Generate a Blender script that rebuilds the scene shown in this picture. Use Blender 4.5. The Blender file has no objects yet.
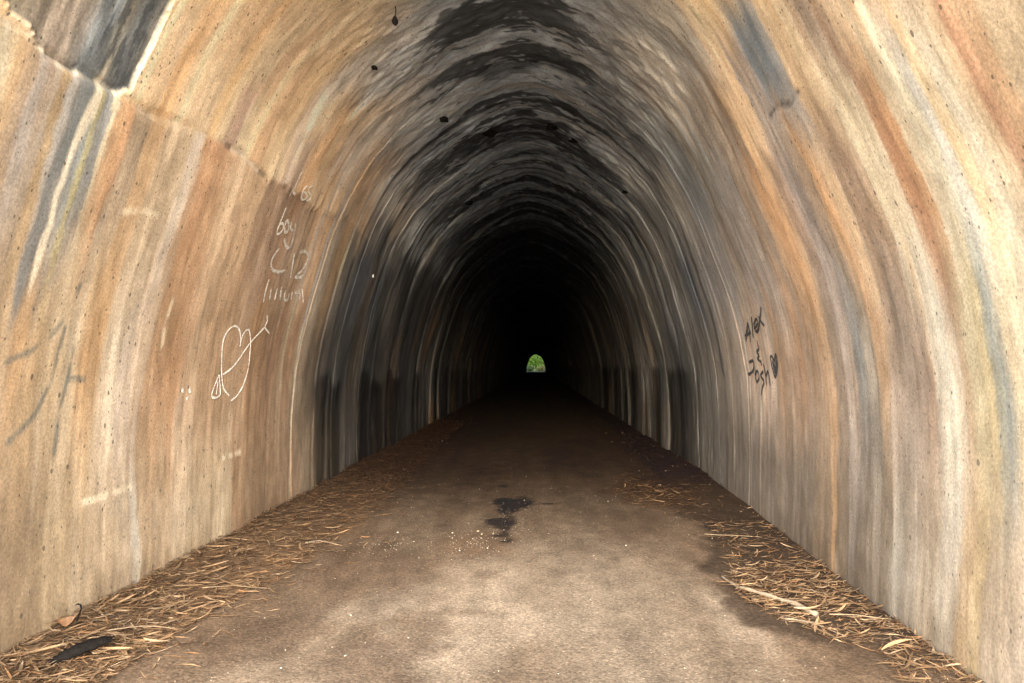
import bpy, math, random
import numpy as np
from mathutils import Vector

# ------------------------------------------------------------------ camera, sky, sun, exposure
scene = bpy.context.scene
COL = scene.collection
FPX = 740.0
cam = bpy.data.cameras.new('camera')
cam.lens = FPX / 1024 * 36
cam.clip_start, cam.clip_end = 0.05, 4000
cam_ob = bpy.data.objects.new('camera', cam)
COL.objects.link(cam_ob)
cam_ob.location = (0, 0, 1.5)
cam_ob.rotation_euler = (math.pi / 2 + math.atan(25 / FPX), 0, math.atan(24.5 / FPX))
scene.camera = cam_ob

SUN_EL, SUN_AZ = math.radians(14), math.radians(184)      # low bright cloud behind the viewer
world = bpy.data.worlds.new('World')
scene.world = world
world.use_nodes = True
wn = world.node_tree
sky = wn.nodes.new('ShaderNodeTexSky')
sky.sky_type = 'NISHITA'
sky.sun_disc = False
sky.sun_elevation = SUN_EL
sky.sun_rotation = SUN_AZ
wn.links.new(sky.outputs[0], wn.nodes['Background'].inputs[0])
wn.nodes['Background'].inputs[1].default_value = 0.06
sun = bpy.data.lights.new('sun', 'SUN')
sun.energy = 1.5
sun.angle = math.radians(60)                               # overcast: a broad soft source
sun.color = (1.0, 0.965, 0.92)
sun_ob = bpy.data.objects.new('sun', sun)
COL.objects.link(sun_ob)
sd = Vector((math.sin(SUN_AZ) * math.cos(SUN_EL), math.cos(SUN_AZ) * math.cos(SUN_EL), math.sin(SUN_EL)))
sun_ob.rotation_euler = sd.to_track_quat('Z', 'Y').to_euler()
sun_ob.location = sd * 60
vs = scene.view_settings
vs.view_transform, vs.look, vs.gamma, vs.use_curve_mapping = 'Standard', 'None', 1.0, False
vs.exposure = 4.9
scene.cycles.max_bounces = 6
scene.cycles.diffuse_bounces = 5
scene.cycles.use_denoising = True
scene.cycles.denoising_prefilter = 'NONE'
# ------------------------------------------------------------------ helpers
random.seed(7)
RNG = np.random.default_rng(11)

def tag(o, label=None, cat=None, group=None, kind=None):
    if label: o['label'] = label
    if cat: o['category'] = cat
    if group: o['group'] = group
    if kind: o['kind'] = kind
    return o

def link(name, me, mat=None, parent=None):
    o = bpy.data.objects.new(name, me)
    COL.objects.link(o)
    if mat is not None and me is not None and not me.materials:
        me.materials.append(mat)
    if parent is not None:
        o.parent = parent
    return o

def empty(name, loc=(0, 0, 0)):
    o = bpy.data.objects.new(name, None)
    o.empty_display_size = 0.3
    o.location = loc
    COL.objects.link(o)
    return o

def mesh(name, v, f, smooth=True, col=None):
    me = bpy.data.meshes.new(name)
    me.from_pydata([tuple(p) for p in v], [], [tuple(q) for q in f])
    if smooth:
        me.polygons.foreach_set('use_smooth', [True] * len(me.polygons))
    if col is not None:
        a = me.color_attributes.new('stain', 'FLOAT_COLOR', 'POINT')
        c = np.ones((len(v), 4), np.float32); c[:, :col.shape[1]] = col
        a.data.foreach_set('color', c.ravel())
    me.update()
    return me

def grid_mesh(name, P, col=None, co=None, flip=False):
    """P: (rows, cols, 3) array -> smooth quad mesh, fast path."""
    r, c = P.shape[:2]
    me = bpy.data.meshes.new(name)
    i = np.arange(r * c).reshape(r, c)
    q = np.stack([i[:-1, :-1], i[:-1, 1:], i[1:, 1:], i[1:, :-1]], -1).reshape(-1, 4)
    if flip: q = q[:, ::-1]
    n = len(q)
    me.vertices.add(r * c); me.loops.add(n * 4); me.polygons.add(n)
    me.vertices.foreach_set('co', P.astype(np.float32).ravel())
    me.loops.foreach_set('vertex_index', q.astype(np.int32).ravel())
    me.polygons.foreach_set('loop_start', np.arange(0, n * 4, 4, dtype=np.int32))
    me.polygons.foreach_set('loop_total', np.full(n, 4, np.int32))
    me.polygons.foreach_set('use_smooth', np.ones(n, bool))
    me.update(calc_edges=True)
    if col is not None:
        a = me.color_attributes.new('stain', 'FLOAT_COLOR', 'POINT')
        a.data.foreach_set('color', col.astype(np.float32).ravel())
    if co is not None:
        a = me.attributes.new('wallco', 'FLOAT_VECTOR', 'POINT')
        a.data.foreach_set('vector', co.astype(np.float32).ravel())
    return me

def hsh(ix, iy, seed):
    h = (ix.astype(np.int64) * 374761393 + iy.astype(np.int64) * 668265263 + seed * 974634533) & 0xffffffff
    h = ((h ^ (h >> 13)) * 1274126177) & 0xffffffff
    h = ((h ^ (h >> 16)) * 2246822519) & 0xffffffff
    return ((h ^ (h >> 15)) & 0xffffff) / float(0xffffff)

def vn(x, y, seed=0):
    x, y = np.broadcast_arrays(np.asarray(x, float), np.asarray(y, float))
    ix, iy = np.floor(x), np.floor(y)
    fx, fy = x - ix, y - iy
    fx = fx * fx * (3 - 2 * fx); fy = fy * fy * (3 - 2 * fy)
    a, b = hsh(ix, iy, seed), hsh(ix + 1, iy, seed)
    c, d = hsh(ix, iy + 1, seed), hsh(ix + 1, iy + 1, seed)
    return (a * (1 - fx) + b * fx) * (1 - fy) + (c * (1 - fx) + d * fx) * fy

def fbm(x, y, seed=0, o=4, g=.5):
    s, a, t = 0, 1., 0
    for k in range(o):
        s = s + a * vn(x * 2.03 ** k, y * 2.03 ** k, seed + k * 17); t += a; a *= g
    return s / t

def sst(a, b, x):
    t = np.clip((x - a) / (b - a), 0, 1)
    return t * t * (3 - 2 * t)

def mixc(c, d, m):
    return c + (np.asarray(d, float) - c) * m[..., None]

def seg_dist(y, z, pts, sy=1., sz=1.):
    best = np.full(np.shape(y), 9e9)
    for (a, b), (c, d) in zip(pts[:-1], pts[1:]):
        ax, ay, bx, by = a * sy, b * sz, c * sy, d * sz
        px, py = y * sy - ax, z * sz - ay
        dx, dy = bx - ax, by - ay
        t = np.clip((px * dx + py * dy) / (dx * dx + dy * dy + 1e-9), 0, 1)
        best = np.minimum(best, np.hypot(px - t * dx, py - t * dy))
    return best

def inside(y, z, poly):
    r = np.zeros(np.shape(y), bool)
    n = len(poly)
    for i in range(n):
        (y0, z0), (y1, z1) = poly[i], poly[(i + 1) % n]
        if z0 == z1: continue
        hit = ((z0 > z) != (z1 > z)) & (y < (y1 - y0) * (z - z0) / (z1 - z0) + y0)
        r ^= hit
    return r

# ------------------------------------------------------------------ materials
def nodes_mat(name):
    m = bpy.data.materials.new(name); m.use_nodes = True
    nt = m.node_tree
    return m, nt, nt.nodes['Principled BSDF']

def N(nt, typ, **kw):
    n = nt.nodes.new(typ)
    for k, v in kw.items():
        setattr(n, k, v)
    return n

def noise_node(nt, vec, scale, detail=3, rough=.55):
    n = N(nt, 'ShaderNodeTexNoise')
    n.inputs['Scale'].default_value = scale; n.inputs['Detail'].default_value = detail
    n.inputs['Roughness'].default_value = rough
    if vec is not None: nt.links.new(vec, n.inputs['Vector'])
    return n.outputs['Fac']

def maprange(nt, src, a, b, c, d, clamp=True):
    n = N(nt, 'ShaderNodeMapRange'); n.clamp = clamp
    nt.links.new(src, n.inputs[0])
    for i, v in zip((1, 2, 3, 4), (a, b, c, d)): n.inputs[i].default_value = v
    return n.outputs[0]

def math_node(nt, op, a, b=None):
    n = N(nt, 'ShaderNodeMath', operation=op)
    for i, v in enumerate((a, b)):
        if v is None: continue
        if isinstance(v, (int, float)): n.inputs[i].default_value = v
        else: nt.links.new(v, n.inputs[i])
    return n.outputs[0]

def scaled(nt, vec, s):
    n = N(nt, 'ShaderNodeVectorMath', operation='MULTIPLY')
    nt.links.new(vec, n.inputs[0]); n.inputs[1].default_value = s
    return n.outputs[0]

def vmul(nt, colr, fac):
    n = N(nt, 'ShaderNodeVectorMath', operation='SCALE')
    nt.links.new(colr, n.inputs[0]); nt.links.new(fac, n.inputs['Scale'])
    return n.outputs[0]

def mixrgb(nt, fac, a, b):
    n = N(nt, 'ShaderNodeMix', data_type='RGBA')
    nt.links.new(fac, n.inputs[0])
    for s, v in ((6, a), (7, b)):
        if isinstance(v, tuple): n.inputs[s].default_value = v
        else: nt.links.new(v, n.inputs[s])
    return n.outputs[2]

def bump(nt, b, h, strength, dist):
    n = N(nt, 'ShaderNodeBump'); n.inputs['Strength'].default_value = strength; n.inputs['Distance'].default_value = dist
    nt.links.new(h, n.inputs['Height']); nt.links.new(n.outputs[0], b.inputs['Normal'])

def concrete_material():
    m, nt, b = nodes_mat('stained_concrete')
    st = N(nt, 'ShaderNodeAttribute', attribute_name='stain')
    wc = N(nt, 'ShaderNodeAttribute', attribute_name='wallco').outputs['Vector']
    streak = noise_node(nt, scaled(nt, wc, (2.2, 55, 1)), 1, 2, .6)
    fine = noise_node(nt, scaled(nt, wc, (55, 85, 1)), 1, 2, .6)
    grain = noise_node(nt, scaled(nt, wc, (58, 58, 1)), 1, 3, .8)
    blotch = noise_node(nt, scaled(nt, wc, (8, 8, 1)), 1, 4, .7)
    f = math_node(nt, 'MULTIPLY', maprange(nt, streak, .25, .75, .96, 1.04), maprange(nt, fine, .25, .75, .85, 1.15))
    f = math_node(nt, 'MULTIPLY', f, maprange(nt, grain, .28, .72, .66, 1.34))
    f = math_node(nt, 'MULTIPLY', f, maprange(nt, blotch, .25, .75, .85, 1.15))
    col = vmul(nt, st.outputs['Color'], f)
    # small blow holes and pale grit
    holes = None
    for sc_, thr, share in ((14, .12, .6), (30, .16, .5)):
        v = N(nt, 'ShaderNodeTexVoronoi'); nt.links.new(scaled(nt, wc, (sc_ * .7, sc_, 1)), v.inputs['Vector']); v.inputs['Scale'].default_value = 1
        sep = N(nt, 'ShaderNodeSeparateColor'); nt.links.new(v.outputs['Color'], sep.inputs[0])
        rad = maprange(nt, sep.outputs[0], 1 - share, 1, 0, thr * 1.4)
        h = math_node(nt, 'LESS_THAN', v.outputs['Distance'], rad)
        holes = h if holes is None else math_node(nt, 'MAXIMUM', holes, h)
    col = mixrgb(nt, math_node(nt, 'MULTIPLY', holes, .74), col, (.05, .04, .03, 1))
    v = N(nt, 'ShaderNodeTexVoronoi'); nt.links.new(scaled(nt, wc, (55, 55, 1)), v.inputs['Vector']); v.inputs['Scale'].default_value = 1
    sep = N(nt, 'ShaderNodeSeparateColor'); nt.links.new(v.outputs['Color'], sep.inputs[0])
    g = math_node(nt, 'LESS_THAN', v.outputs['Distance'], maprange(nt, sep.outputs[1], .8, 1, 0, .25))
    lighter = N(nt, 'ShaderNodeVectorMath', operation='SCALE'); nt.links.new(col, lighter.inputs[0]); lighter.inputs['Scale'].default_value = 1.5
    col = mixrgb(nt, math_node(nt, 'MULTIPLY', g, .6), col, lighter.outputs[0])
    nt.links.new(col, b.inputs['Base Color'])
    nt.links.new(maprange(nt, st.outputs['Alpha'], 0, 1, .92, .42), b.inputs['Roughness'])
    b.inputs['Specular IOR Level'].default_value = .3
    hgt = math_node(nt, 'ADD', math_node(nt, 'MULTIPLY', streak, .2), math_node(nt, 'MULTIPLY', grain, .4))
    hgt = math_node(nt, 'SUBTRACT', hgt, math_node(nt, 'MULTIPLY', holes, .5))
    hgt = math_node(nt, 'ADD', hgt, math_node(nt, 'MULTIPLY', blotch, .6))
    bump(nt, b, hgt, .2, .010)
    return m

def road_material():
    m, nt, b = nodes_mat('worn_asphalt')
    st = N(nt, 'ShaderNodeAttribute', attribute_name='stain')
    pos = N(nt, 'ShaderNodeNewGeometry').outputs['Position']
    big = noise_node(nt, scaled(nt, pos, (1, .5, 1)), 4.5, 6, .65)
    grain = noise_node(nt, pos, 55, 4, .8)
    v = N(nt, 'ShaderNodeTexVoronoi'); nt.links.new(pos, v.inputs['Vector']); v.inputs['Scale'].default_value = 70
    sep = N(nt, 'ShaderNodeSeparateColor'); nt.links.new(v.outputs['Color'], sep.inputs[0])
    agg = maprange(nt, sep.outputs[0], 0, 1, .74, 1.26)
    pale = math_node(nt, 'GREATER_THAN', sep.outputs[1], .94)
    f = math_node(nt, 'MULTIPLY', maprange(nt, big, .25, .75, .84, 1.16), maprange(nt, grain, .28, .72, .58, 1.42))
    f = math_node(nt, 'MULTIPLY', f, agg)
    col = vmul(nt, st.outputs['Color'], f)
    l2 = N(nt, 'ShaderNodeVectorMath', operation='SCALE'); nt.links.new(col, l2.inputs[0]); l2.inputs['Scale'].default_value = 1.55
    col = mixrgb(nt, math_node(nt, 'MULTIPLY', pale, math_node(nt, 'LESS_THAN', v.outputs['Distance'], .4)), col, l2.outputs[0])
    nt.links.new(col, b.inputs['Base Color'])
    nt.links.new(maprange(nt, st.outputs['Alpha'], 0, 1, .93, .75), b.inputs['Roughness'])
    b.inputs['Specular IOR Level'].default_value = .06
    h = math_node(nt, 'ADD', grain, math_node(nt, 'MULTIPLY', v.outputs['Distance'], -.8))
    bump(nt, b, h, .28, .008)
    return m

def plain_material(name, c, rough=.9, var=.3, scale=30, objrand=False, spec=.3):
    m, nt, b = nodes_mat(name)
    pos = N(nt, 'ShaderNodeTexCoord').outputs['Object']
    n = noise_node(nt, pos, scale, 4, .65)
    rgb = N(nt, 'ShaderNodeRGB'); rgb.outputs[0].default_value = (*c, 1)
    f = maprange(nt, n, .25, .75, 1 - var, 1 + var)
    if objrand:
        f = math_node(nt, 'MULTIPLY', f, maprange(nt, N(nt, 'ShaderNodeObjectInfo').outputs['Random'], 0, 1, .7, 1.3))
    nt.links.new(vmul(nt, rgb.outputs[0], f), b.inputs['Base Color'])
    b.inputs['Roughness'].default_value = rough
    b.inputs['Specular IOR Level'].default_value = spec
    bump(nt, b, n, .5, .01)
    return m

def attr_material(name, rough=.8, var=.25, scale=40, objrand=False, transl=0.):
    m, nt, b = nodes_mat(name)
    st = N(nt, 'ShaderNodeAttribute', attribute_name='stain').outputs['Color']
    pos = N(nt, 'ShaderNodeTexCoord').outputs['Object']
    f = maprange(nt, noise_node(nt, pos, scale, 3), .25, .75, 1 - var, 1 + var)
    if objrand:
        f = math_node(nt, 'MULTIPLY', f, maprange(nt, N(nt, 'ShaderNodeObjectInfo').outputs['Random'], 0, 1, .6, 1.25))
    c = vmul(nt, st, f)
    nt.links.new(c, b.inputs['Base Color'])
    b.inputs['Roughness'].default_value = rough
    b.inputs['Specular IOR Level'].default_value = .3
    if transl:
        t = N(nt, 'ShaderNodeBsdfTranslucent'); nt.links.new(c, t.inputs[0])
        mx = N(nt, 'ShaderNodeMixShader'); mx.inputs[0].default_value = transl
        out = nt.nodes['Material Output']
        nt.links.new(b.outputs[0], mx.inputs[1]); nt.links.new(t.outputs[0], mx.inputs[2]); nt.links.new(mx.outputs[0], out.inputs[0])
    return m

def chalk_material(name, c, lo, hi, scale):
    """dry drawn line: pigment broken up by the grain of the wall"""
    m, nt, b = nodes_mat(name)
    b.inputs['Base Color'].default_value = (*c, 1); b.inputs['Roughness'].default_value = .95
    pos = N(nt, 'ShaderNodeNewGeometry').outputs['Position']
    n = noise_node(nt, pos, scale, 3, .7)
    nt.links.new(maprange(nt, n, lo, hi, 0, 1), b.inputs['Alpha'])
    return m

M_CONC = concrete_material()
M_ROAD = road_material()
M_LEAF = attr_material('dry_leaf', .75, .25, 40, False, .15)
M_LEAF_ONE = attr_material('dry_leaf_single', .75, .2, 40, True, .15)
M_STICK = plain_material('bleached_wood', (.13, .098, .066), .85, .3, 60)
M_REED = plain_material('dry_reed', (.155, .11, .066), .85, .2, 60)
M_BLACKBARK = plain_material('black_bark', (.006, .005, .0045), .95, .4, 60, False, .05)
M_RUST = plain_material('rust_leaf', (.085, .042, .018), .75, .4, 40)
M_CLUMP = plain_material('dark_mud', (.014, .013, .012), .9, .4, 50, False, .05)
M_CHALK = chalk_material('white_chalk', (.68, .64, .58), .26, .54, 60)
M_CHALK_FAINT = chalk_material('rubbed_chalk', (.6, .55, .49), .22, .62, 45)
M_MARKER = chalk_material('black_marker', (.012, .011, .012), .0, .3, 60)
M_FLECK = plain_material('glint_white', (.8, .8, .78), .5, .05, 20)
M_GRAVEL = attr_material('stone_chips', .9, .2, 60)
M_EARTH = plain_material('pale_earth', (.33, .28, .21), .95, .25, .6)
M_HILL = plain_material('hill_earth', (.02, .03, .01), .95, .4, .4)
M_HEAD = plain_material('headwall_concrete', (.32, .27, .2), .92, .3, 1.2)
M_ROCKBACK = plain_material('rough_concrete', (.2, .18, .15), .95, .3, 2)
M_VERGE = plain_material('grassy_earth', (.05, .055, .02), .95, .4, 1.5, False, 0.)
M_TRUNK = plain_material('tree_bark', (.10, .075, .05), .9, .3, 6)
M_FOLIAGE = attr_material('foliage', .6, .3, 1.5, False, .35)
M_GRASS = attr_material('grass_blades', .7, .2, 3, False, .3)

# ------------------------------------------------------------------ tunnel shape
Y_MOUTH, Y_EXIT = 1.2, 206.0
XC = -0.15                                                  # the bore's centre line, the viewer stands a little right of it
_zs = np.array([0, .5, 1, 1.42, 1.8, 2.2, 2.6, 2.9, 3.2, 3.4, 3.8, 4.1, 4.4, 4.6, 4.74, 4.8, 4.82])
_ws = np.array([2.5, 2.5, 2.49, 2.46, 2.4, 2.3, 2.18, 2.09, 1.98, 1.89, 1.65, 1.38, 1.0, .68, .38, .18, 0])
_px = np.r_[-_ws, _ws[::-1][1:]]
_pz = np.r_[_zs, _zs[::-1][1:]]
_s = np.r_[0, np.cumsum(np.hypot(np.diff(_px), np.diff(_pz)))]
_sd = np.linspace(0, _s[-1], 1301)
_X, _Z = np.interp(_sd, _s, _px), np.interp(_sd, _s, _pz)
_k = np.exp(-np.linspace(-2.5, 2.5, 41) ** 2); _k /= _k.sum()
def _sm(a):
    e = np.r_[2 * a[0] - a[20:0:-1], a, 2 * a[-1] - a[-2:-22:-1]]
    return np.convolve(e, _k, 'valid')
_X, _Z = _sm(_X), _sm(_Z)
ULEN = _s[-1]
U_D = _sd - ULEN / 2                                        # arc length from the crown, left is negative

def z_of(u): return np.interp(u, U_D, _Z)
def u_of(z, side):
    h = len(U_D) // 2
    if side < 0: return np.interp(z, _Z[:h + 1], U_D[:h + 1])
    return np.interp(z, _Z[h:][::-1], U_D[h:][::-1])

def right_scale(Y): return .915 + .085 * sst(3.5, 11, Y)

def base_surface(Y, u):
    px, z = np.interp(u, U_D, _X), z_of(u)
    k = right_scale(Y)
    nr = 1 - (k - .915) / .085
    x = np.where(u < 0, XC + px, XC + px * k * (1 - .09 * sst(2.0, 3.4, z) * nr) - .07 * np.clip(1 - z / 1.4, 0, 1) * nr)
    return x, z

# ------ surface colours met along each wall, by height above the road: (distance in, r, g, b)
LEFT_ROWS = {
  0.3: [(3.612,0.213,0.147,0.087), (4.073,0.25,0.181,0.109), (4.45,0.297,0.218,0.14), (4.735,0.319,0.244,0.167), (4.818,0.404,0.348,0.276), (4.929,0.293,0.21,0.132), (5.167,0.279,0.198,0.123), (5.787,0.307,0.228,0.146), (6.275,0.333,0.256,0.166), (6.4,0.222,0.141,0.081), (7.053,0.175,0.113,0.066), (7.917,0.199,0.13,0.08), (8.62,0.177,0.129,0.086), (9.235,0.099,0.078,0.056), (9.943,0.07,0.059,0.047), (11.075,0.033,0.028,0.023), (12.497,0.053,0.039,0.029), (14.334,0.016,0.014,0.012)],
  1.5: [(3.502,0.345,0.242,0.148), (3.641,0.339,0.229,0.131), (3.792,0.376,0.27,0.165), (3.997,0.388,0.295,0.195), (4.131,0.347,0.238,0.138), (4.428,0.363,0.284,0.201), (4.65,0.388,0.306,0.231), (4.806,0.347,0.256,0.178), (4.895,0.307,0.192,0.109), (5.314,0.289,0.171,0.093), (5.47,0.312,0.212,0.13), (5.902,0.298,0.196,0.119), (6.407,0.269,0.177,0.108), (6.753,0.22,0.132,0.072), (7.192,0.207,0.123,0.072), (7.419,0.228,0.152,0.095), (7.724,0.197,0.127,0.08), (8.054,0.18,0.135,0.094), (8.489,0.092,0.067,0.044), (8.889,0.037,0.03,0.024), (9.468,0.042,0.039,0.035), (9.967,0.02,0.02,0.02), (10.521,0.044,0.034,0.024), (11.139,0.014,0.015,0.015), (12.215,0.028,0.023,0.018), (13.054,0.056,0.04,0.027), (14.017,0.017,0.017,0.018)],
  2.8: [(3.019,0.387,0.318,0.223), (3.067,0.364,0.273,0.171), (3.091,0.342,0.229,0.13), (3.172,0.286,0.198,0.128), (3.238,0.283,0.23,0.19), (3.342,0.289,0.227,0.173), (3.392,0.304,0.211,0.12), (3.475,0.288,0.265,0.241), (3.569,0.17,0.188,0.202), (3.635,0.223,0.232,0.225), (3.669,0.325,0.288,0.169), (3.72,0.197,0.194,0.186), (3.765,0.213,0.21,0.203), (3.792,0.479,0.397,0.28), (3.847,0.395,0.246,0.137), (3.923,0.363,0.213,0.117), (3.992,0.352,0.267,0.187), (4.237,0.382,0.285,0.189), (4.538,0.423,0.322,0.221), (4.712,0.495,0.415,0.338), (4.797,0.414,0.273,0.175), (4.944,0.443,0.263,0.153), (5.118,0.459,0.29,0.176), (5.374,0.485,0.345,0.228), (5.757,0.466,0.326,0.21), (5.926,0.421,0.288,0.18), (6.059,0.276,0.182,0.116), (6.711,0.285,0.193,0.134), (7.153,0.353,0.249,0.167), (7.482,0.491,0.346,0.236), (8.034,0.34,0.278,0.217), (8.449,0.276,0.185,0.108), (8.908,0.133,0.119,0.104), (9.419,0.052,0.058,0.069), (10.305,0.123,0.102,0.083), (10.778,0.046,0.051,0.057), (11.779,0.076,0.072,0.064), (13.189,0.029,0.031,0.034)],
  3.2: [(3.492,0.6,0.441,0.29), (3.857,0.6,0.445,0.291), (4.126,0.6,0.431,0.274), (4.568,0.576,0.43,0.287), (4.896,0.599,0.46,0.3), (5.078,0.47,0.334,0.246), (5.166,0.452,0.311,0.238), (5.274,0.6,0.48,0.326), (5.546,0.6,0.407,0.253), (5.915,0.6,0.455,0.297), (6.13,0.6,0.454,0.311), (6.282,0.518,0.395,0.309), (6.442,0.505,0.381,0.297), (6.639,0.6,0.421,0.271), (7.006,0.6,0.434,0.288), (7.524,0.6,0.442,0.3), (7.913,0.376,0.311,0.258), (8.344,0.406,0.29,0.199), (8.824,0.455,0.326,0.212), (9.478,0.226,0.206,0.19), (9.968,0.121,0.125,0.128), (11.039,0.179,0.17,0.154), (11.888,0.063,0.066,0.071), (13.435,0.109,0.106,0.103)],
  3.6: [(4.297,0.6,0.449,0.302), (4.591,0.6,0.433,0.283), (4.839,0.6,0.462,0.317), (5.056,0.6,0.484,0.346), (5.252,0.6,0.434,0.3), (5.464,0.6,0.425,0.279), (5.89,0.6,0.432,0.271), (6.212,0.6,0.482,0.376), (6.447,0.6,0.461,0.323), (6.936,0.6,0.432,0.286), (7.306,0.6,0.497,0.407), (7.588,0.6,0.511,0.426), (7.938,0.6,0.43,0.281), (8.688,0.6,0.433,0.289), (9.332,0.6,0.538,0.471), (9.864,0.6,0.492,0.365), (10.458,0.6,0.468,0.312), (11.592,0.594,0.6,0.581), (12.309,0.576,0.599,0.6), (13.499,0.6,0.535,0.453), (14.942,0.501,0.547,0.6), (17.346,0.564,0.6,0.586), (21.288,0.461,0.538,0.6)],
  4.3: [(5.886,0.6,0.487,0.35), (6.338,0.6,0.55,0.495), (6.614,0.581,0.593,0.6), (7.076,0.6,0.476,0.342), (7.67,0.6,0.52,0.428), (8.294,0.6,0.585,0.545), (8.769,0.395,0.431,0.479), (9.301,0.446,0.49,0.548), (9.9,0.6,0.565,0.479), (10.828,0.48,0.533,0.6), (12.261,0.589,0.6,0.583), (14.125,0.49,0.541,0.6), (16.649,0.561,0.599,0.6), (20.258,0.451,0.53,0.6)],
  4.82: [(6.6,0.403,0.425,0.45), (6.988,0.403,0.425,0.45), (7.309,0.403,0.425,0.45), (7.563,0.403,0.425,0.45), (7.862,0.177,0.187,0.198), (8.074,0.143,0.151,0.16), (8.327,0.403,0.425,0.45), (8.949,0.403,0.425,0.45), (9.404,0.403,0.425,0.45), (9.708,0.403,0.425,0.45), (10.074,0.135,0.142,0.151), (10.469,0.182,0.191,0.203), (10.797,0.403,0.425,0.45), (11.251,0.164,0.173,0.183), (11.801,0.403,0.425,0.45), (12.281,0.403,0.425,0.45), (12.938,0.38,0.4,0.424), (13.826,0.303,0.319,0.338), (14.663,0.403,0.425,0.45)],
}
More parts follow.
